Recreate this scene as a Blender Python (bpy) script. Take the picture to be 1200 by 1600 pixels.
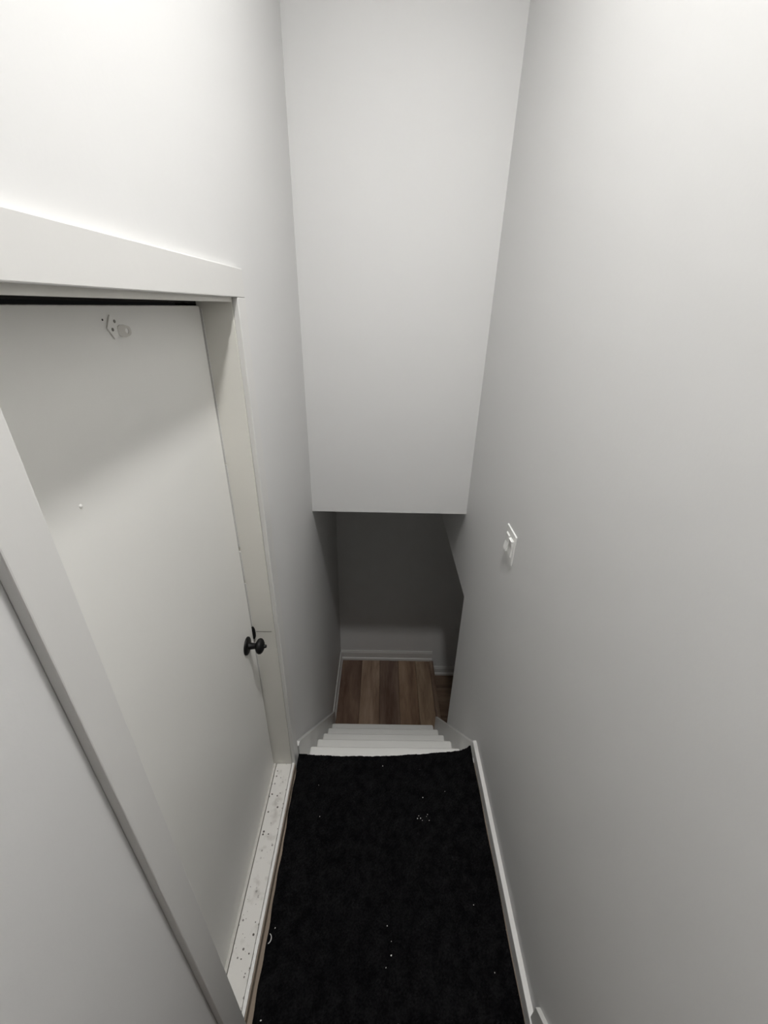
import bpy, bmesh, math, random
from mathutils import Vector, Matrix

for o in list(bpy.data.objects):
    bpy.data.objects.remove(o, do_unlink=True)
sc = bpy.context.scene
COL = sc.collection
random.seed(7)

# ------------------------------------------------------------------ camera
cam_d = bpy.data.cameras.new('camera')
cam = bpy.data.objects.new('camera', cam_d)
COL.objects.link(cam)
cam_d.sensor_fit = 'HORIZONTAL'
cam_d.sensor_width = 36.0
cam_d.lens = 637.26 / 1200 * 36.0
cam_d.clip_start = 0.02
R = ((0.99978340, 0.00802554, -0.01920289),      # columns: right, forward, up
     (0.00146270, 0.89328490, 0.44948854),
     (0.02076104, -0.44941927, 0.89307967))
m = Matrix.Identity(4)
for i in range(3):
    m[i][0] = R[i][0]; m[i][1] = R[i][2]; m[i][2] = -R[i][1]
m.translation = (0, 0, 2.0)
cam.matrix_world = m
sc.camera = cam

# ------------------------------------------------------------------ world, exposure
w = bpy.data.worlds.new('world'); sc.world = w; w.use_nodes = True
w.node_tree.nodes['Background'].inputs[0].default_value = (0.004, 0.004, 0.004, 1)
w.node_tree.nodes['Background'].inputs[1].default_value = 1.0
sc.view_settings.view_transform = 'Standard'
sc.view_settings.look = 'None'
sc.view_settings.gamma = 1.0
sc.view_settings.use_curve_mapping = False
sc.view_settings.exposure = 0.0
LAMP_POWER = 47.0
LAMP_COLOR = (1.0, 0.992, 0.975)
LAMP_POS = (0.15, 0.57, 3.68)

# ------------------------------------------------------------------ dimensions (metres)
XL, XR = -0.400, 0.503          # wall faces
CEIL = 3.68
YB, YBULK, YBACK = -3.20, 2.14, 3.25
ZLAND, ZLOW = -1.43, -1.64
HEADZ, OPENY = 0.478, 1.93      # opening in the right wall
SOFF = 0.92
DX = -0.483                     # door face

# ------------------------------------------------------------------ materials
def new_mat(name):
    mt = bpy.data.materials.new(name); mt.use_nodes = True
    return mt, mt.node_tree, mt.node_tree.nodes['Principled BSDF']

def paint(name, col, rough=0.5, bump=0.02, scale=60.0, var=0.03, wave=0.0, spec=0.4):
    mt, nt, b = new_mat(name)
    tc = nt.nodes.new('ShaderNodeNewGeometry')
    n = nt.nodes.new('ShaderNodeTexNoise'); n.inputs['Scale'].default_value = scale
    n.inputs['Detail'].default_value = 4
    nt.links.new(tc.outputs['Position'], n.inputs['Vector'])
    n2 = nt.nodes.new('ShaderNodeTexNoise'); n2.inputs['Scale'].default_value = 2.2
    n2.inputs['Detail'].default_value = 3
    nt.links.new(tc.outputs['Position'], n2.inputs['Vector'])
    mix = nt.nodes.new('ShaderNodeMix'); mix.data_type = 'RGBA'
    mix.inputs[6].default_value = (*[c * (1 - var) for c in col], 1)
    mix.inputs[7].default_value = (*[min(1, c * (1 + var)) for c in col], 1)
    nt.links.new(n2.outputs['Fac'], mix.inputs[0])
    nt.links.new(mix.outputs[2], b.inputs['Base Color'])
    b.inputs['Roughness'].default_value = rough
    b.inputs['Specular IOR Level'].default_value = spec
    bp = nt.nodes.new('ShaderNodeBump'); bp.inputs['Strength'].default_value = bump
    bp.inputs['Distance'].default_value = 0.004
    nt.links.new(n.outputs['Fac'], bp.inputs['Height'])
    if wave:
        bp2 = nt.nodes.new('ShaderNodeBump'); bp2.inputs['Strength'].default_value = wave
        bp2.inputs['Distance'].default_value = 0.05
        nt.links.new(n2.outputs['Fac'], bp2.inputs['Height'])
        nt.links.new(bp2.outputs['Normal'], bp.inputs['Normal'])
    nt.links.new(bp.outputs['Normal'], b.inputs['Normal'])
    return mt

M = {}
M['wall'] = paint('wall_paint', (0.68, 0.677, 0.67), 0.55, 0.05, 90, 0.012, 0.05)
M['ceiling'] = paint('ceiling_paint', (0.80, 0.795, 0.78), 0.8, 0.08, 120, 0.01)
M['trim'] = paint('trim_paint', (0.67, 0.663, 0.645), 0.38, 0.03, 70, 0.02)
M['door'] = paint('door_paint', (0.77, 0.762, 0.73), 0.42, 0.03, 50, 0.025, 0.06)
M['jamb'] = paint('jamb_paint', (0.72, 0.705, 0.655), 0.45, 0.05, 60, 0.03)
M['tread'] = paint('tread_paint', (0.82, 0.815, 0.785), 0.5, 0.05, 60, 0.04)
M['bare_wood'] = paint('bare_wood', (0.25, 0.20, 0.155), 0.7, 0.15, 80, 0.2)
M['stair_wood'] = paint('dark_stair_wood', (0.11, 0.075, 0.05), 0.5, 0.1, 30, 0.2)  # unseen upward steps, coloured dark to cut bounce onto the near walls
M['lip'] = paint('worn_lip_paint', (0.50, 0.485, 0.45), 0.5, 0.05, 60, 0.06)
M['plastic'] = paint('white_plastic', (0.83, 0.83, 0.81), 0.25, 0.0, 50, 0.0, 0, 0.5)
M['tab'] = paint('shaded_tab_paint', (0.64, 0.625, 0.585), 0.5, 0.05, 90, 0.05)  # darker than the door: shade on the bent tab put into its colour
M['black'] = paint('black_metal', (0.004, 0.004, 0.004), 0.5, 0.02, 90, 0.1, 0, 0.25)
M['dark'] = paint('gap_hole_shade', (0.02, 0.018, 0.016), 0.9, 0, 40, 0.1)  # near-black in place of shade in the door gaps and screw hole
M['sub'] = paint('subfloor', (0.05, 0.035, 0.025), 0.8, 0.05, 40, 0.1)
M['lint'] = paint('pale_lint', (0.62, 0.61, 0.60), 0.9, 0.2, 300, 0.1)
M['screw'] = paint('screw_metal', (0.20, 0.19, 0.17), 0.45, 0.0, 90, 0.1)

def threshold_mat():
    mt, nt, b = new_mat('scuffed_sill_paint')
    g = nt.nodes.new('ShaderNodeNewGeometry')
    v = nt.nodes.new('ShaderNodeTexVoronoi'); v.inputs['Scale'].default_value = 85
    v.inputs['Randomness'].default_value = 1.0
    nt.links.new(g.outputs['Position'], v.inputs['Vector'])
    # random size of every speck
    sep = nt.nodes.new('ShaderNodeSeparateColor'); nt.links.new(v.outputs['Color'], sep.inputs[0])
    th = nt.nodes.new('ShaderNodeMapRange'); th.inputs[1].default_value = 0.42; th.inputs[2].default_value = 1.0
    th.inputs[3].default_value = 0.0; th.inputs[4].default_value = 0.36
    nt.links.new(sep.outputs[0], th.inputs[0])
    lt = nt.nodes.new('ShaderNodeMath'); lt.operation = 'LESS_THAN'
    nt.links.new(v.outputs['Distance'], lt.inputs[0]); nt.links.new(th.outputs[0], lt.inputs[1])
    # specks gather in patches
    n = nt.nodes.new('ShaderNodeTexNoise'); n.inputs['Scale'].default_value = 7; n.inputs['Detail'].default_value = 3
    nt.links.new(g.outputs['Position'], n.inputs['Vector'])
    pr = nt.nodes.new('ShaderNodeMapRange'); pr.inputs[1].default_value = 0.42; pr.inputs[2].default_value = 0.6
    nt.links.new(n.outputs['Fac'], pr.inputs[0])
    mu = nt.nodes.new('ShaderNodeMath'); mu.operation = 'MULTIPLY'
    nt.links.new(lt.outputs[0], mu.inputs[0]); nt.links.new(pr.outputs[0], mu.inputs[1])
    # smudges
    n2 = nt.nodes.new('ShaderNodeTexNoise'); n2.inputs['Scale'].default_value = 22; n2.inputs['Detail'].default_value = 5
    nt.links.new(g.outputs['Position'], n2.inputs['Vector'])
    cr = nt.nodes.new('ShaderNodeValToRGB')
    cr.color_ramp.elements[0].position = 0.28; cr.color_ramp.elements[0].color = (0.45, 0.43, 0.40, 1)
    cr.color_ramp.elements[1].position = 0.46; cr.color_ramp.elements[1].color = (0.62, 0.605, 0.575, 1)
    nt.links.new(n2.outputs['Fac'], cr.inputs[0])
    mix = nt.nodes.new('ShaderNodeMix'); mix.data_type = 'RGBA'
    nt.links.new(mu.outputs[0], mix.inputs[0]); nt.links.new(cr.outputs[0], mix.inputs[6])
    mix.inputs[7].default_value = (0.07, 0.06, 0.05, 1)
    nt.links.new(mix.outputs[2], b.inputs['Base Color'])
    b.inputs['Roughness'].default_value = 0.6
    return mt
M['sill'] = threshold_mat()

def carpet_mat():
    mt, nt, b = new_mat('black_carpet')
    g = nt.nodes.new('ShaderNodeNewGeometry')
    n = nt.nodes.new('ShaderNodeTexNoise'); n.inputs['Scale'].default_value = 160; n.inputs['Detail'].default_value = 4
    nt.links.new(g.outputs['Position'], n.inputs['Vector'])
    n2 = nt.nodes.new('ShaderNodeTexNoise'); n2.inputs['Scale'].default_value = 28; n2.inputs['Detail'].default_value = 4
    nt.links.new(g.outputs['Position'], n2.inputs['Vector'])
    mu = nt.nodes.new('ShaderNodeMath'); mu.operation = 'MULTIPLY'
    nt.links.new(n.outputs['Fac'], mu.inputs[0]); nt.links.new(n2.outputs['Fac'], mu.inputs[1])
    cr = nt.nodes.new('ShaderNodeValToRGB')
    cr.color_ramp.elements[0].position = 0.15; cr.color_ramp.elements[0].color = (0.002, 0.002, 0.0024, 1)
    cr.color_ramp.elements[1].position = 0.48; cr.color_ramp.elements[1].color = (0.011, 0.011, 0.0115, 1)
    nt.links.new(mu.outputs[0], cr.inputs[0]); nt.links.new(cr.outputs[0], b.inputs['Base Color'])
    b.inputs['Roughness'].default_value = 1.0
    b.inputs['Specular IOR Level'].default_value = 0.05
    bp = nt.nodes.new('ShaderNodeBump'); bp.inputs['Strength'].default_value = 0.8; bp.inputs['Distance'].default_value = 0.003
    nt.links.new(n.outputs['Fac'], bp.inputs['Height']); nt.links.new(bp.outputs['Normal'], b.inputs['Normal'])
    return mt
M['carpet'] = carpet_mat()

def plank_mat(name, dark, mid, light, axis):
    mt, nt, b = new_mat(name)
    tc = nt.nodes.new('ShaderNodeTexCoord')
    oi = nt.nodes.new('ShaderNodeObjectInfo')
    add = nt.nodes.new('ShaderNodeVectorMath'); add.operation = 'ADD'
    sc_ = nt.nodes.new('ShaderNodeVectorMath'); sc_.operation = 'SCALE'; sc_.inputs['Scale'].default_value = 17.0
    cb = nt.nodes.new('ShaderNodeCombineXYZ')
    for k in range(3): nt.links.new(oi.outputs['Random'], cb.inputs[k])
    nt.links.new(cb.outputs[0], sc_.inputs[0])
    nt.links.new(tc.outputs['Object'], add.inputs[0]); nt.links.new(sc_.outputs[0], add.inputs[1])
    mp = nt.nodes.new('ShaderNodeMapping')
    mp.inputs['Scale'].default_value = (6, 0.9, 6) if axis == 'Y' else (0.9, 6, 6)
    nt.links.new(add.outputs[0], mp.inputs['Vector'])
    n = nt.nodes.new('ShaderNodeTexNoise'); n.inputs['Scale'].default_value = 1.6; n.inputs['Detail'].default_value = 6
    n.inputs['Roughness'].default_value = 0.6; n.inputs['Distortion'].default_value = 0.6
    nt.links.new(mp.outputs[0], n.inputs['Vector'])
    n2 = nt.nodes.new('ShaderNodeTexNoise'); n2.inputs['Scale'].default_value = 9; n2.inputs['Detail'].default_value = 6
    nt.links.new(mp.outputs[0], n2.inputs['Vector'])
    mm = nt.nodes.new('ShaderNodeMath'); mm.operation = 'MULTIPLY_ADD'
    mm.inputs[1].default_value = 0.25
    nt.links.new(n2.outputs['Fac'], mm.inputs[0]); nt.links.new(n.outputs['Fac'], mm.inputs[2])
    rr = nt.nodes.new('ShaderNodeMath'); rr.operation = 'MULTIPLY_ADD'; rr.inputs[1].default_value = 0.05
    nt.links.new(oi.outputs['Random'], rr.inputs[0]); nt.links.new(mm.outputs[0], rr.inputs[2])
    cr = nt.nodes.new('ShaderNodeValToRGB')
    cr.color_ramp.elements[0].position = 0.48; cr.color_ramp.elements[0].color = (*dark, 1)
    cr.color_ramp.elements[1].position = 1.0; cr.color_ramp.elements[1].color = (*light, 1)
    e = cr.color_ramp.elements.new(0.72); e.color = (*mid, 1)
    nt.links.new(rr.outputs[0], cr.inputs[0])
    tint = nt.nodes.new('ShaderNodeMix'); tint.data_type = 'RGBA'; tint.blend_type = 'MULTIPLY'; tint.inputs[0].default_value = 1.0
    nt.links.new(cr.outputs[0], tint.inputs[6]); nt.links.new(oi.outputs['Color'], tint.inputs[7])
    nt.links.new(tint.outputs[2], b.inputs['Base Color'])
    b.inputs['Roughness'].default_value = 0.45
    bp = nt.nodes.new('ShaderNodeBump'); bp.inputs['Strength'].default_value = 0.08; bp.inputs['Distance'].default_value = 0.003
    nt.links.new(n2.outputs['Fac'], bp.inputs['Height']); nt.links.new(bp.outputs['Normal'], b.inputs['Normal'])
    return mt
M['plank'] = plank_mat('brown_vinyl_plank', (0.14, 0.09, 0.062), (0.25, 0.185, 0.135), (0.40, 0.32, 0.245), 'Y')
M['plank_low'] = plank_mat('dark_vinyl_plank', (0.09, 0.055, 0.036), (0.15, 0.098, 0.065), (0.21, 0.15, 0.11), 'X')

# ------------------------------------------------------------------ mesh helpers
ORG = {}
def box(bm, x0, x1, y0, y1, z0, z1, bev=0.0, seg=2):
    vs = [bm.verts.new(p) for p in ((x0,y0,z0),(x1,y0,z0),(x1,y1,z0),(x0,y1,z0),(x0,y0,z1),(x1,y0,z1),(x1,y1,z1),(x0,y1,z1))]
    fs = [bm.faces.new([vs[i] for i in f]) for f in ((0,3,2,1),(4,5,6,7),(0,1,5,4),(1,2,6,5),(2,3,7,6),(3,0,4,7))]
    if bev:
        es = list({e for f in fs for e in f.edges})
        bmesh.ops.bevel(bm, geom=es, offset=bev, segments=seg, affect='EDGES', profile=0.5)
    return bm

def prism(bm, pts, axis, a, b, bev=0.0):
    """pts: 2-D polygon; extruded along axis from a to b. axis X: (y,z); Y: (x,z); Z: (x,y)"""
    def P(p, t):
        return {'X': (t, p[0], p[1]), 'Y': (p[0], t, p[1]), 'Z': (p[0], p[1], t)}[axis]
    va = [bm.verts.new(P(p, a)) for p in pts]; vb = [bm.verts.new(P(p, b)) for p in pts]
    n = len(pts)
    fs = [bm.faces.new(va), bm.faces.new(vb[::-1])]
    for i in range(n):
        fs.append(bm.faces.new((va[i], vb[i], vb[(i+1) % n], va[(i+1) % n])))
    bmesh.ops.recalc_face_normals(bm, faces=fs)
    if bev:
        es = list({e for f in fs for e in f.edges})
        bmesh.ops.bevel(bm, geom=es, offset=bev, segments=2, affect='EDGES', profile=0.5)
    return bm

def lathe(bm, prof, c, axis='X', n=32):
    """prof: list of (t along axis, radius)"""
    rings = []
    for t, r in prof:
        ring = []
        for k in range(n):
            a = 2 * math.pi * k / n
            u, v = r * math.cos(a), r * math.sin(a)
            p = {'X': (t, u, v), 'Z': (u, v, t)}[axis]
            ring.append(bm.verts.new((c[0] + p[0], c[1] + p[1], c[2] + p[2])))
        rings.append(ring)
    fs = []
    for i in range(len(rings) - 1):
        for k in range(n):
            fs.append(bm.faces.new((rings[i][k], rings[i][(k+1) % n], rings[i+1][(k+1) % n], rings[i+1][k])))
    fs.append(bm.faces.new(rings[0])); fs.append(bm.faces.new(rings[-1]))
    bmesh.ops.recalc_face_normals(bm, faces=fs)
    return bm

def obj(name, bm, mat, parent=None, smooth=False, at=None):
    """mesh built in world coordinates -> object with its origin at its base"""
    bm.verts.ensure_lookup_table()
    if at is None:
        xs = [v.co.x for v in bm.verts]; ys = [v.co.y for v in bm.verts]; zs = [v.co.z for v in bm.verts]
        at = Vector(((min(xs)+max(xs))/2, (min(ys)+max(ys))/2, min(zs)))
    at = Vector(at)
    bmesh.ops.translate(bm, verts=bm.verts, vec=-at)
    me = bpy.data.meshes.new(name); bm.to_mesh(me); bm.free()
    if smooth:
        for p in me.polygons: p.use_smooth = True
        try: me.set_sharp_from_angle(angle=math.radians(40))
        except Exception: pass
    o = bpy.data.objects.new(name, me); COL.objects.link(o)
    me.materials.append(M[mat] if isinstance(mat, str) else mat)
    ORG[o.name] = at
    if parent:
        o.parent = parent; o.location = at - ORG[parent.name]
    else:
        o.location = at
    return o

def empty(name, loc, parent=None):
    o = bpy.data.objects.new(name, None); COL.objects.link(o)
    o.empty_display_size = 0.05
    ORG[o.name] = Vector(loc)
    o.location = Vector(loc) - (ORG[parent.name] if parent else Vector((0, 0, 0)))
    if parent: o.parent = parent
    return o

def tag(o, label, cat, group=None, kind=None):
    o['label'] = label; o['category'] = cat
    if group: o['group'] = group
    if kind: o['kind'] = kind
    return o

def S(o, label, cat): return tag(o, label, cat, kind='structure')
B = bmesh.new

# ------------------------------------------------------------------ walls
OY0, OY1, OZ = 0.398, 1.216, 2.024      # rough door opening
WT = 0.13
bm = B()
box(bm, XL-WT, XL, YB, OY0, -0.30, CEIL)
box(bm, XL-WT, XL, OY1, YBACK+0.1, -1.80, CEIL)
box(bm, XL-WT, XL, OY0, OY1, OZ, CEIL)
box(bm, XL-WT, XL, OY0, OY1, -0.30, -0.012)
S(obj('wall_left', bm, 'wall'), 'white painted wall with the recessed door in it', 'wall')

bm = B()
box(bm, XR, XR+0.095, YB, OPENY, -1.80, CEIL)
box(bm, XR, XR+0.095, OPENY, YBACK, HEADZ, CEIL)
S(obj('wall_right', bm, 'wall'), 'white painted wall carrying the light switch, cut away at the lower landing', 'wall')

bm = B(); box(bm, XL, XR, YBULK, YBULK+0.11, SOFF, CEIL)
S(obj('wall_bulkhead', bm, 'wall'), 'tall white bulkhead wall hanging above the stairs', 'wall')

bm = B(); box(bm, XL, 2.0, YBACK, YBACK+0.1, -1.80, SOFF+0.02)
S(obj('wall_back', bm, 'wall'), 'dim white wall behind the brown lower landing', 'wall')

bm = B(); box(bm, XL-WT, XR+0.095, YB-0.1, YB, -0.3, CEIL)
S(obj('wall_rear', bm, 'wall'), 'white wall at the head of the upward stairs', 'wall')

bm = B(); box(bm, 2.0, 2.1, 0.6, YBACK+0.1, -1.80, SOFF+0.02)
S(obj('wall_lower_room', bm, 'wall'), 'white side wall of the lower room beyond the opening', 'wall')
bm = B(); box(bm, XR+0.095, 2.0, 0.6, 0.7, -1.80, SOFF+0.02)
S(obj('wall_lower_room_front', bm, 'wall'), 'white end wall of the lower room under the stairs', 'wall')

bm = B(); box(bm, XL-WT, XR+0.095, YB-0.1, YBULK+0.11, CEIL, CEIL+0.08)
S(obj('ceiling', bm, 'ceiling'), 'flat white ceiling above the stairwell', 'ceiling')
bm = B(); box(bm, XL, XR, YBULK+0.11, YBACK, SOFF, SOFF+0.06)
S(obj('ceiling_landing', bm, 'ceiling'), 'white soffit above the brown lower landing', 'ceiling')
bm = B(); box(bm, XR+0.095, 2.0, 0.7, YBACK, SOFF-0.04, SOFF+0.02)
S(obj('ceiling_lower_room', bm, 'ceiling'), 'white ceiling of the lower room', 'ceiling')

# ------------------------------------------------------------------ upper floor
FE = 1.272
bm = B()
box(bm, XL, XR, YB, FE-0.03, -0.20, 0.0)
fl = S(obj('floor', bm, 'bare_wood'), 'bare wooden floor of the entry landing under the black mat', 'floor')
bm = B(); box(bm, XL+0.001, XR-0.001, FE-0.03, FE, -0.035, 0.0, 0.008, 3)
obj('nosing', bm, 'tread', fl)

# ------------------------------------------------------------------ stairs down
NY = [1.495, 1.697, 1.898, 2.105, 2.312]
NZ = [-0.268, -0.500, -0.732, -0.965, -1.198]
st = empty('staircase', (0.05, 1.8, ZLAND))
S(st, 'steep white painted stairs leading down to the brown landing', 'stairs')
SL, SR = XL+0.020, XR-0.018
prev_y, prev_z = FE, -0.035
for k in range(5):
    bm = B(); box(bm, SL, SR, prev_y-0.045, NY[k], NZ[k]-0.032, NZ[k], 0.013, 5)
    obj('tread', bm, 'tread', st, True)
    bm = B(); box(bm, SL, SR, prev_y-0.040, prev_y-0.025, NZ[k]-0.006, prev_z, 0.0)
    obj('riser', bm, 'tread', st)
    prev_y, prev_z = NY[k], NZ[k]-0.032
bm = B(); box(bm, SL, SR, prev_y-0.040, prev_y-0.025, ZLAND, prev_z)
obj('riser', bm, 'tread', st)

def skirt_top(y): return 0.013 - 1.135 * (y - 1.345)
def skirt(name, xa, xb, y_end, label):
    ys = 1.276
    pts = [(ys, 0.062), (1.300, 0.062), (y_end, skirt_top(y_end)), (y_end, ZLAND), (y_end-0.10, ZLAND), (ys, -0.36)]
    bm = B(); prism(bm, pts, 'X', xa, xb, 0.002)
    return S(obj(name, bm, 'trim'), label, 'trim')
skirt('trim_1', XL, SL, 2.505, 'white sloping skirt board of the stairs on the door-side wall')
skirt('trim_2', SR, XR, 2.25, 'white sloping skirt board of the stairs on the light-switch wall')
# closed side of the stairs below the opening
bm = B(); prism(bm, [(OPENY, ZLOW), (2.50, ZLOW), (2.50, ZLAND-0.02), (2.25, ZLAND-0.02), (2.25, -1.20), (2.10, -0.97), (OPENY, -0.74)], 'X', XR, XR+0.095)
S(obj('wall_stair_side', bm, 'wall'), 'low white side wall closing the stairs toward the lower room', 'wall')

# ------------------------------------------------------------------ brown landing with planks
LX1 = 0.588
bm = B(); box(bm, XL, LX1-0.004, 2.272, YBACK, ZLAND-0.18, ZLAND-0.008)
fl2 = S(obj('floor_landing', bm, 'sub'), 'lower landing floor of brown wood-look planks', 'floor')
TINT = [(0.72, 0.62, 0.60, 1), (1.28, 1.22, 1.18, 1), (0.70, 0.62, 0.62, 1), (1.0, 0.88, 0.78, 1), (1.25, 1.22, 1.12, 1), (1.1, 1.1, 1.05, 1)]
seams = [XL+0.001, -0.169, 0.022, 0.218, 0.402, LX1-0.032]
for a, b in zip(seams[:-1], seams[1:]):
    bm = B(); box(bm, a+0.0008, b-0.0008, 2.275, YBACK-0.001, ZLAND-0.0085, ZLAND, 0.0045, 1)
    o = obj('plank', bm, 'plank', fl2)
    o.color = TINT[len(fl2.children) - 1]
bm = B(); prism(bm, [(LX1-0.031, ZLAND-0.0085), (LX1-0.031, ZLAND+0.004), (LX1-0.002, ZLAND+0.004), (LX1+0.012, ZLAND-0.004), (LX1+0.012, ZLAND-0.03), (LX1-0.0035, ZLAND-0.03)][::-1], 'Y', 2.30, YBACK-0.014, 0.0015)
o = obj('edge_nosing', bm, 'plank', fl2); o['label'] = 'brown edge strip where the landing steps down'
bm = B(); box(bm, LX1-0.0038, LX1+0.006, 2.31, YBACK-0.014, ZLOW, ZLAND-0.031)
obj('riser', bm, 'tread', fl2)

bm = B(); box(bm, XR-0.1, 2.0, 0.7, YBACK, ZLOW-0.10, ZLOW-0.008)
fl3 = S(obj('floor_lower_room', bm, 'sub'), 'dark brown plank floor one step below the landing', 'floor')
y = YBACK - 0.001
k = 0
while y > 1.0:
    bm = B(); box(bm, LX1+0.0065, 1.99, y-0.178, y-0.0008, ZLOW-0.0085, ZLOW, 0.0025, 1)
    obj('plank', bm, 'plank_low', fl3); y -= 0.18

# ------------------------------------------------------------------ baseboards
def base_profile(z0, h, t):
    return [(0, z0), (t+0.009, z0), (t+0.009, z0+0.022), (t+0.004, z0+0.033), (t, z0+0.036),
            (t, z0+h-0.022), (t-0.004, z0+h-0.012), (t-0.006, z0+h), (0, z0+h)]
def board(name, z0, h, t, axis, wall, sign, a, b, label):
    bm = B(); pts = [(wall + sign*u, z) for u, z in base_profile(z0, h, t)]
    prism(bm, pts, axis, a, b, 0.0007)
    return S(obj(name, bm, 'trim'), label, 'baseboard')
board('baseboard_back', ZLAND, 0.125, 0.013, 'Y' if False else 'X', YBACK, -1, XL+0.001, LX1-0.004, 'white moulded baseboard along the back wall of the brown landing')
board('baseboard_left', ZLAND, 0.125, 0.013, 'Y', XL, 1, 2.506, YBACK-0.022, 'white moulded baseboard on the door-side wall beside the brown landing')
board('baseboard_lower_room', ZLOW, 0.118, 0.013, 'X', YBACK, -1, LX1+0.013, 1.99, 'white moulded baseboard of the lower room, one step below the landing')
bm = B(); box(bm, XR-0.0185, XR, 0.405, 1.318, 0.0, 0.062, 0.0025, 2)
S(obj('baseboard_right', bm, 'trim'), 'low white baseboard between black mat and light-switch wall', 'baseboard')

# skirt boards and steps of the stairs going up behind the viewer
def up_top(y): return 0.147 + 1.12 * (0.423 - y)
for nm, xa, xb, y0, lab in (('trim_3', XR-0.014, XR, 0.423, 'white skirt board rising with the upward stairs on the light-switch wall'),
                            ('trim_4', XL, XL+0.012, 0.30, 'white skirt board rising with the upward stairs on the door-side wall')):
    zb = 0.063 if nm == 'trim_3' else 0.0
    pts = [(y0, zb), (y0, up_top(y0)), (-0.62, up_top(-0.62)), (-0.62, 0.60), (-0.25, 0.20), (0.10, zb)]
    bm = B(); prism(bm, pts, 'X', xa, xb, 0.0015)
    S(obj(nm, bm, 'trim'), lab, 'trim')
us = empty('staircase', (0.05, -0.2, 0))
S(us, 'dark brown stairs going up from the black mat', 'stairs')
for k in range(4):
    yk = 0.26 - 0.21 * k; zk = 0.215 * (k + 1)
    bm = B(); box(bm, XL+0.013, XR-0.015, (yk-0.235) if k < 3 else YB+0.001, yk+0.02, zk-0.03, zk, 0.006, 2)
    obj('tread', bm, 'stair_wood', us)
    bm = B(); box(bm, XL+0.013, XR-0.015, yk-0.02, yk-0.003, 0.001 if k == 0 else zk-0.2149, zk-0.0301)
    obj('riser', bm, 'stair_wood', us)

# ------------------------------------------------------------------ door, frame, casing, threshold
CX = XL + 0.016                 # casing face
JY0, JY1, JZ = 0.419, 1.196, 2.003
TZ = 0.048
fr = empty('door_frame', (XL, 0.8, 0)); fr.name = 'trim_5'; ORG['trim_5'] = ORG['door_frame']
S(fr, 'white flat casing and deep jamb around the recessed door', 'door frame')
def casing(y0, y1, z0, z1):
    bm = B(); box(bm, XL, CX, y0, y1, z0, z1, 0.0022, 2); return bm
obj('casing_board', casing(1.201, 1.266, 0.0, 2.0138), 'trim', fr)
obj('casing_board', casing(0.350, 0.414, 0.0, 2.0138), 'trim', fr)
obj('casing_head', casing(0.350, 1.266, 2.014, 2.083), 'trim', fr)
bm = B(); box(bm, XL-WT, XL, JY1, OY1, -0.01, JZ); obj('jamb', bm, 'jamb', fr)
bm = B(); box(bm, XL-WT, XL, OY0, JY0, -0.01, JZ); obj('jamb', bm, 'jamb', fr)
bm = B(); box(bm, XL-WT, XL, OY0, OY1, JZ, OZ); obj('jamb_head', bm, 'jamb', fr)
# flaky paint bead in the seam between door and far jamb
bm = B()
for z0, z1 in ((1.56, 1.985), (1.255, 1.552), (1.115, 1.235), (0.905, 1.10), (0.56, 0.80)):
    box(bm, DX-0.004, DX+0.003, JY1-0.0032, JY1, z0, z1)
obj('seal_strip', bm, 'trim', fr)
# added dark strips behind the door face, painting shade into the gaps
bm = B(); box(bm, DX-0.043, DX-0.010, JY0+0.001, JY1-0.0005, 1.9985, JZ)
box(bm, DX-0.043, DX-0.010, JY1-0.0045, JY1, 0.056, 1.998)
box(bm, DX-0.044, DX-0.0405, JY1-0.045, JY1, 1.95, JZ)
o = obj('gap_shade_strip', bm, 'dark', fr); o['label'] = 'dark strip added in place of shade in the door gaps'
# strike plate on the far jamb with a pencil-thin dark line beside it
bm = B()
pts = []
for a in range(20):
    t = 2*math.pi*a/20
    pts.append((DX+0.0015 + 0.0085*math.cos(t), 0.868 + 0.030*math.copysign(abs(math.sin(t))**0.7, math.sin(t))))
prism(bm, pts, 'Y', JY1-0.006, JY1, 0.001)
sp = obj('strike_plate', bm, 'black', fr); sp['label'] = 'black latch plate on the jamb'
bm = B(); box(bm, DX+0.012, XL-0.012, JY1-0.0008, JY1, 0.8725, 0.8745)
o = obj('dark_line', bm, 'screw', fr); o['label'] = 'thin dark line across the jamb'

dr = empty('door_1', (DX-0.022, 0.8, TZ))
S(dr, 'flat white door with a black knob, closed in its deep frame', 'door')
bm = B(); box(bm, DX-0.04, DX, JY0+0.003, JY1-0.0075, TZ+0.006, 1.9925, 0.002, 2)
obj('door_panel', bm, 'door', dr)
# knob
kc = Vector((DX, 1.117, 0.876))
kn = empty('door_knob', kc, dr)
kn['label'] = 'black round door knob with lock button'
bm = B(); lathe(bm, [(0, 0.0335), (0.004, 0.0335), (0.007, 0.031), (0.009, 0.024), (0.0095, 0.012)], kc)
obj('rosette', bm, 'black', kn, True)
bm = B(); lathe(bm, [(0.006, 0.0145), (0.014, 0.0125), (0.030, 0.0105), (0.036, 0.013)], kc)
obj('neck', bm, 'black', kn, True)
bm = B(); lathe(bm, [(0.033, 0.010), (0.036, 0.018), (0.041, 0.026), (0.047, 0.0288), (0.053, 0.028), (0.058, 0.0235), (0.062, 0.016), (0.064, 0.010)], kc)
obj('grip', bm, 'black', kn, True)
bm = B(); lathe(bm, [(0.062, 0.0065), (0.070, 0.0065), (0.0725, 0.005), (0.073, 0.002)], kc)
obj('lock_button', bm, 'black', kn, True)
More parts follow.
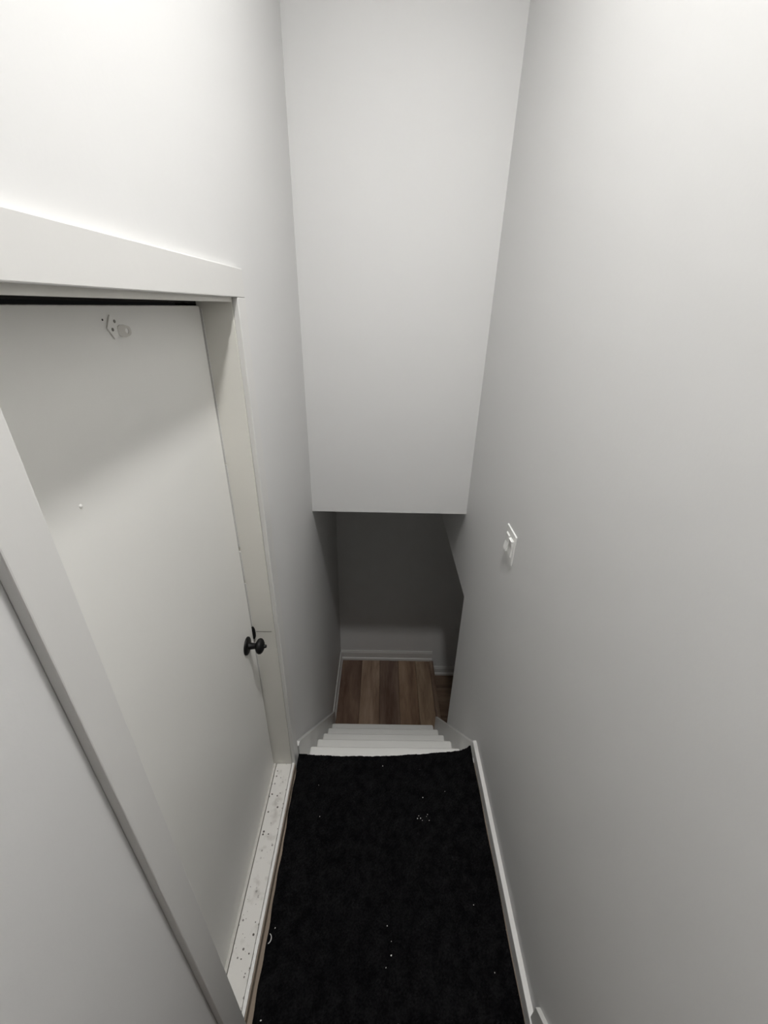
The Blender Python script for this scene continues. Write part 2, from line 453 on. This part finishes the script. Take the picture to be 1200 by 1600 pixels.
# bracket near the top of the door
bc = Vector((DX, 0.795, 1.955))
br = empty('bracket', bc, dr)
br['label'] = 'small white painted metal bracket with two screws'
bm = B(); prism(bm, [(0.791, 1.978), (0.775, 1.957), (0.790, 1.938), (0.812, 1.944), (0.812, 1.962)], 'X', DX+0.0003, DX+0.003, 0.0006)
obj('back_plate', bm, 'door', br)
bm = B()
ring_o, ring_i = [], []
cy, cz = 0.0, 0.0
outer = [(0, -0.014), (0.016, -0.013), (0.024, -0.006), (0.024, 0.006), (0.016, 0.012), (0, 0.013)]
n = len(outer)
# tab bent out from the plate, with a hole near its tip
def tabpt(u, v, off):
    d = Vector((math.sin(math.radians(38)), math.cos(math.radians(38)), 0))
    nn = Vector((math.cos(math.radians(38)), -math.sin(math.radians(38)), 0))
    return Vector((DX+0.002, 0.804, 1.951)) + d*u + Vector((0, 0, v)) + nn*off
N = 16
for off in (0.0, 0.002):
    ro = []; ri = []
    for a in range(N):
        t = 2*math.pi*a/N
        u = 0.011 + 0.0115*math.copysign(abs(math.cos(t))**0.6, math.cos(t))
        v = 0.0105*math.copysign(abs(math.sin(t))**0.8, math.sin(t)) * (1.0 if u < 0.015 else 0.85)
        ro.append(bm.verts.new(tabpt(u, v, off)))
        ri.append(bm.verts.new(tabpt(0.0150 + 0.003*math.cos(t), 0.0045*math.sin(t), off)))
    ring_o.append(ro); ring_i.append(ri)
for a in range(N):
    b = (a+1) % N
    bm.faces.new((ring_o[0][a], ring_o[0][b], ring_i[0][b], ring_i[0][a]))
    bm.faces.new((ring_o[1][b], ring_o[1][a], ring_i[1][a], ring_i[1][b]))
    bm.faces.new((ring_o[0][b], ring_o[0][a], ring_o[1][a], ring_o[1][b]))
    bm.faces.new((ring_i[0][a], ring_i[0][b], ring_i[1][b], ring_i[1][a]))
bmesh.ops.recalc_face_normals(bm, faces=bm.faces)
obj('bent_tab', bm, 'tab', br)
for yy, zz in ((0.799, 1.967), (0.788, 1.954)):
    bm = B(); lathe(bm, [(0.0028, 0.0030), (0.0040, 0.0028), (0.0046, 0.0014)], (DX, yy, zz), 'X', 12)
    obj('screw', bm, 'screw', br, True)
bm = B(); lathe(bm, [(0.0, 0.0018), (0.0007, 0.0016)], (DX, 0.771, 1.970), 'X', 10)
o = obj('screw_hole', bm, 'dark', dr); o['label'] = 'dark old screw hole'
bm = B(); lathe(bm, [(0.0, 0.0040), (0.0012, 0.0030), (0.0017, 0.0012)], (DX, 0.590, 1.703), 'X', 12)
o = obj('filler_blob', bm, 'door', dr, True); o['label'] = 'small painted-over bump'

th = empty('trim_6', (-0.44, 0.8, 0))
S(th, 'dirty speckled white wooden threshold under the door', 'threshold')
bm = B(); box(bm, DX+0.0118, -0.4010, JY0+0.0005, JY1-0.0005, -0.0119, TZ, 0.001, 1)
obj('sill_board', bm, 'sill', th)
bm = B()   # chipped edge strip: slightly uneven inner edge
ny = 60; top = []
for i in range(ny + 1):
    yy = 0.4145 + (1.2005 - 0.4145) * i / ny
    j = random.uniform(-0.0006, 0.0006)
    top.append([(-0.3992 + j, yy, TZ-0.001), (-0.3885 + random.uniform(-0.0006, 0.0006), yy, TZ-0.001)])
V = [[bm.verts.new(p) for p in t] + [bm.verts.new((t[0][0], t[0][1], 0.0)), bm.verts.new((t[1][0], t[1][1], TZ-0.009)), bm.verts.new((-0.3885, t[1][1], 0.0))] for t in top]
for i in range(ny):
    a, b = V[i], V[i+1]
    bm.faces.new((a[0], a[1], b[1], b[0])); bm.faces.new((a[1], a[3], b[3], b[1]))
    bm.faces.new((a[3], a[4], b[4], b[3])); bm.faces.new((a[0], b[0], b[2], a[2])); bm.faces.new((a[2], b[2], b[4], a[4]))
bm.faces.new((V[0][0], V[0][2], V[0][4], V[0][3], V[0][1])); bm.faces.new((V[-1][0], V[-1][1], V[-1][3], V[-1][4], V[-1][2]))
bmesh.ops.recalc_face_normals(bm, faces=bm.faces)
o = obj('edge_strip', bm, 'trim', th); o['label'] = 'white edge strip of the threshold'
bm = B(); box(bm, -0.3884, -0.3850, 0.4145, 1.2005, 0.0, TZ-0.010)
o = obj('strip_face', bm, 'bare_wood', th); o['label'] = 'bare brown wood face below the edge strip'
bm = B(); box(bm, XL-WT, DX+0.0098, JY0+0.0006, JY1-0.0006, -0.0119, TZ+0.003, 0.001, 1)
obj('sill_lip', bm, 'lip', th)

# ------------------------------------------------------------------ light switch
sw = empty('light_switch', (XR, 1.347, 1.130))
tag(sw, 'white double rocker light switch on the plain wall', 'light switch')
bm = B(); box(bm, XR-0.0065, XR, 1.289, 1.405, 1.130, 1.256, 0.003, 3)
obj('cover_plate', bm, 'plastic', sw)
for yc, tilt in ((1.324, 0.0045), (1.370, -0.0045)):
    h = 0.0335; zc = 1.193; hw = 0.0170
    bm = B(); box(bm, XR-0.0085, XR-0.006, yc-hw-0.002, yc+hw+0.002, zc-h-0.002, zc+h+0.002, 0.0008, 1)
    f = obj('rocker_frame', bm, 'plastic', sw)
    bm = B()
    t = tilt
    pts = [(XR-0.0084, zc-h), (XR-0.0105-max(0, -t), zc-h), (XR-0.0098, zc), (XR-0.0105-max(0, t), zc+h), (XR-0.0084, zc+h)]
    prism(bm, pts, 'Y', yc-hw, yc+hw, 0.0006)
    obj('rocker', bm, 'plastic', f)

# ------------------------------------------------------------------ black mat
EDGE = [(-0.387, 1.270), (-0.30, 1.266), (-0.215, 1.262), (0.039, 1.264), (0.15, 1.272), (0.232, 1.278), (0.33, 1.288), (0.429, 1.299), (0.455, 1.308), (0.481, 1.322)]
def edge_y(x):
    if x <= EDGE[0][0]: return EDGE[0][1]
    for (a, ya), (b, yb) in zip(EDGE[:-1], EDGE[1:]):
        if x <= b: return ya + (yb-ya)*(x-a)/(b-a)
    return EDGE[-1][1]
bm = B()
nx, nyy = 190, 230
Y0 = 0.285
def mat_x(u, y):
    xl = -0.369 + (-0.384+0.369) * (y-0.45)/(1.27-0.45)
    xl += 0.0015*math.sin(y*23) + 0.001*math.sin(y*61)
    xr = 0.4805 + 0.001*math.sin(y*19)
    return xl + (xr-xl)*u
grid = []
for j in range(nyy+1):
    row = []
    v = j/nyy
    for i in range(nx+1):
        u = i/nx
        ya = Y0 + (1.27-Y0)*v
        x = mat_x(u, ya)
        fringe = 0.0008*math.sin(x*47)+0.0006*math.sin(x*160+1) + random.uniform(-0.0012, 0.0012)
        yy = Y0 + (edge_y(x) + (fringe if v > 0.98 else 0) - Y0)*v
        z = 0.0105 + 0.0006*math.sin(x*9+yy*5) + 0.0008*math.sin(yy*13-x*4)
        z += 0.0011*math.sin(x*2*math.pi/0.012)*math.sin(yy*2*math.pi/0.016) + random.uniform(-0.0007, 0.0007)
        # lifted corner next to the baseboard end
        dx, dy = x-0.481, yy-1.32
        z += 0.010*math.exp(-(dx*dx+dy*dy)/0.0016)
        if i in (0, nx) or j in (0, nyy): z -= 0.003
        row.append(bm.verts.new((x, yy, z)))
    grid.append(row)
for j in range(nyy):
    for i in range(nx):
        bm.faces.new((grid[j][i], grid[j][i+1], grid[j+1][i+1], grid[j+1][i]))
loop = [grid[0][i] for i in range(nx)] + [grid[j][nx] for j in range(nyy)] + [grid[nyy][i] for i in range(nx, 0, -1)] + [grid[j][0] for j in range(nyy, 0, -1)]
low = []
for vtx in loop:
    lift = 0.0 if vtx.co.z < 0.014 else vtx.co.z-0.012
    low.append(bm.verts.new((vtx.co.x, vtx.co.y, 0.0004+lift)))
for i in range(len(loop)):
    k2 = (i+1) % len(loop)
    bm.faces.new((loop[k2], loop[i], low[i], low[k2]))
bm.faces.new(low)
bmesh.ops.recalc_face_normals(bm, faces=bm.faces)
tag(obj('floor_mat', bm, 'carpet'), 'long black ribbed carpet mat on the entry landing', 'floor mat')

# ------------------------------------------------------------------ lint on the mat
def crumb(x, y, r, sx=1.0, rot=0.0):
    bm = B()
    bmesh.ops.create_icosphere(bm, subdivisions=1, radius=r)
    for v in bm.verts:
        v.co *= random.uniform(0.75, 1.2)
        v.co.x *= sx; v.co.z *= 0.6
    bmesh.ops.rotate(bm, verts=bm.verts, matrix=Matrix.Rotation(rot, 3, 'Z'))
    bmesh.ops.translate(bm, verts=bm.verts, vec=(x, y, 0.0125+0.3*r))
    return obj('lint_speck', bm, 'lint')
cl = 'tiny pale lint speck in the cluster on the black mat beside the low baseboard'
for x, y, r in ((0.186, 0.987, .0022), (0.192, 0.997, .0018), (0.199, 0.988, .0022), (0.206, 0.980, .0013), (0.226, 0.995, .0012), (0.231, 1.003, .0014), (0.236, 0.980, .0013)):
    tag(crumb(x, y, r, 1.3, random.uniform(0, 3)), cl, 'lint', 'lint cluster on the mat')
ROW = 'tiny pale lint speck in the short row down the middle of the black mat'
BB = 'lone tiny pale lint speck on the black mat close to the low baseboard'
DS = 'faint tiny lint speck on the black mat near the threshold and stair edge'
for x, y, r, lab, grp in ((0.033, 1.212, .0022, 'lone pale lint speck on the black mat nearest the stair edge', None),
                          (0.216, 1.072, .0022, 'lone pale lint speck on the black mat between lint cluster and stairs', None),
                          (0.065, 0.566, .0026, 'biggest pale lint speck in the row down the middle of the black mat', None),
                          (0.052, 0.641, .0018, ROW, 'lint row on the mat'), (0.047, 0.537, .0016, ROW, 'lint row on the mat'), (0.066, 0.601, .0013, ROW, 'lint row on the mat'),
                          (-0.263, 1.12, .0013, DS, 'faint lint near the threshold'), (-0.24, 0.99, .0015, DS, 'faint lint near the threshold'),
                          (-0.348, 0.632, .0016, 'pale lint speck right beside the curled thread on the black mat', None),
                          (-0.342, 0.421, .0024, 'pale lint speck on the black mat at the foot of the near door casing', None),
                          (0.375, 0.701, .0015, BB, 'lint near the low baseboard'), (0.412, 0.528, .0015, BB, 'lint near the low baseboard'), (0.32, 1.10, .0012, BB, 'lint near the low baseboard')):
    tag(crumb(x, y, r, 1.2, random.uniform(0, 3)), lab, 'lint', grp)
# curled thread near the threshold
bm = B()
rings = []
for i in range(13):
    t = -1.3 + 2.6*i/12
    c = Vector((-0.366 + 0.011*math.cos(t), 0.604 + 0.013*math.sin(t), 0.0145))
    rad = 0.0016*(0.5+0.5*math.cos((i-6)/6*1.3))
    nrm = Vector((math.cos(t), math.sin(t), 0))
    rings.append([bm.verts.new(c + nrm*rad*math.cos(a) + Vector((0, 0, rad*math.sin(a)))) for a in (0, 1.257, 2.513, 3.77, 5.027)])
for i in range(12):
    for a in range(5):
        bm.faces.new((rings[i][a], rings[i][(a+1) % 5], rings[i+1][(a+1) % 5], rings[i+1][a]))
bm.faces.new(rings[0]); bm.faces.new(rings[-1])
bmesh.ops.recalc_face_normals(bm, faces=bm.faces)
tag(obj('thread_curl', bm, 'lint'), 'pale curled thread on the black mat beside the threshold', 'thread')

# ------------------------------------------------------------------ ceiling lamp (the light of the place)
def ceiling_lamp():
    lx, ly, lz = LAMP_POS
    t = empty('ceiling_light', (lx, ly, lz))
    tag(t, 'round flush white ceiling light above the black mat', 'ceiling light')
    # shallow white can: the rim hangs a little below the diffuser
    bm = B(); lathe(bm, [(0.0, 0.130), (-0.052, 0.130), (-0.056, 0.126), (-0.056, 0.106), (-0.012, 0.099), (-0.008, 0.098)], (lx, ly, lz), 'Z', 48)
    obj('housing', bm, 'plastic', t, True)
    mt, nt, b = new_mat('lamp_diffuser')
    b.inputs['Base Color'].default_value = (0.9, 0.9, 0.88, 1)
    b.inputs['Emission Color'].default_value = (*LAMP_COLOR, 1)
    b.inputs['Emission Strength'].default_value = LAMP_POWER / (math.pi * math.pi * 0.094**2)
    bm = B(); lathe(bm, [(-0.0085, 0.0970), (-0.010, 0.096), (-0.0105, 0.092)], (lx, ly, lz), 'Z', 48)
    obj('diffuser', bm, mt, t)
ceiling_lamp()
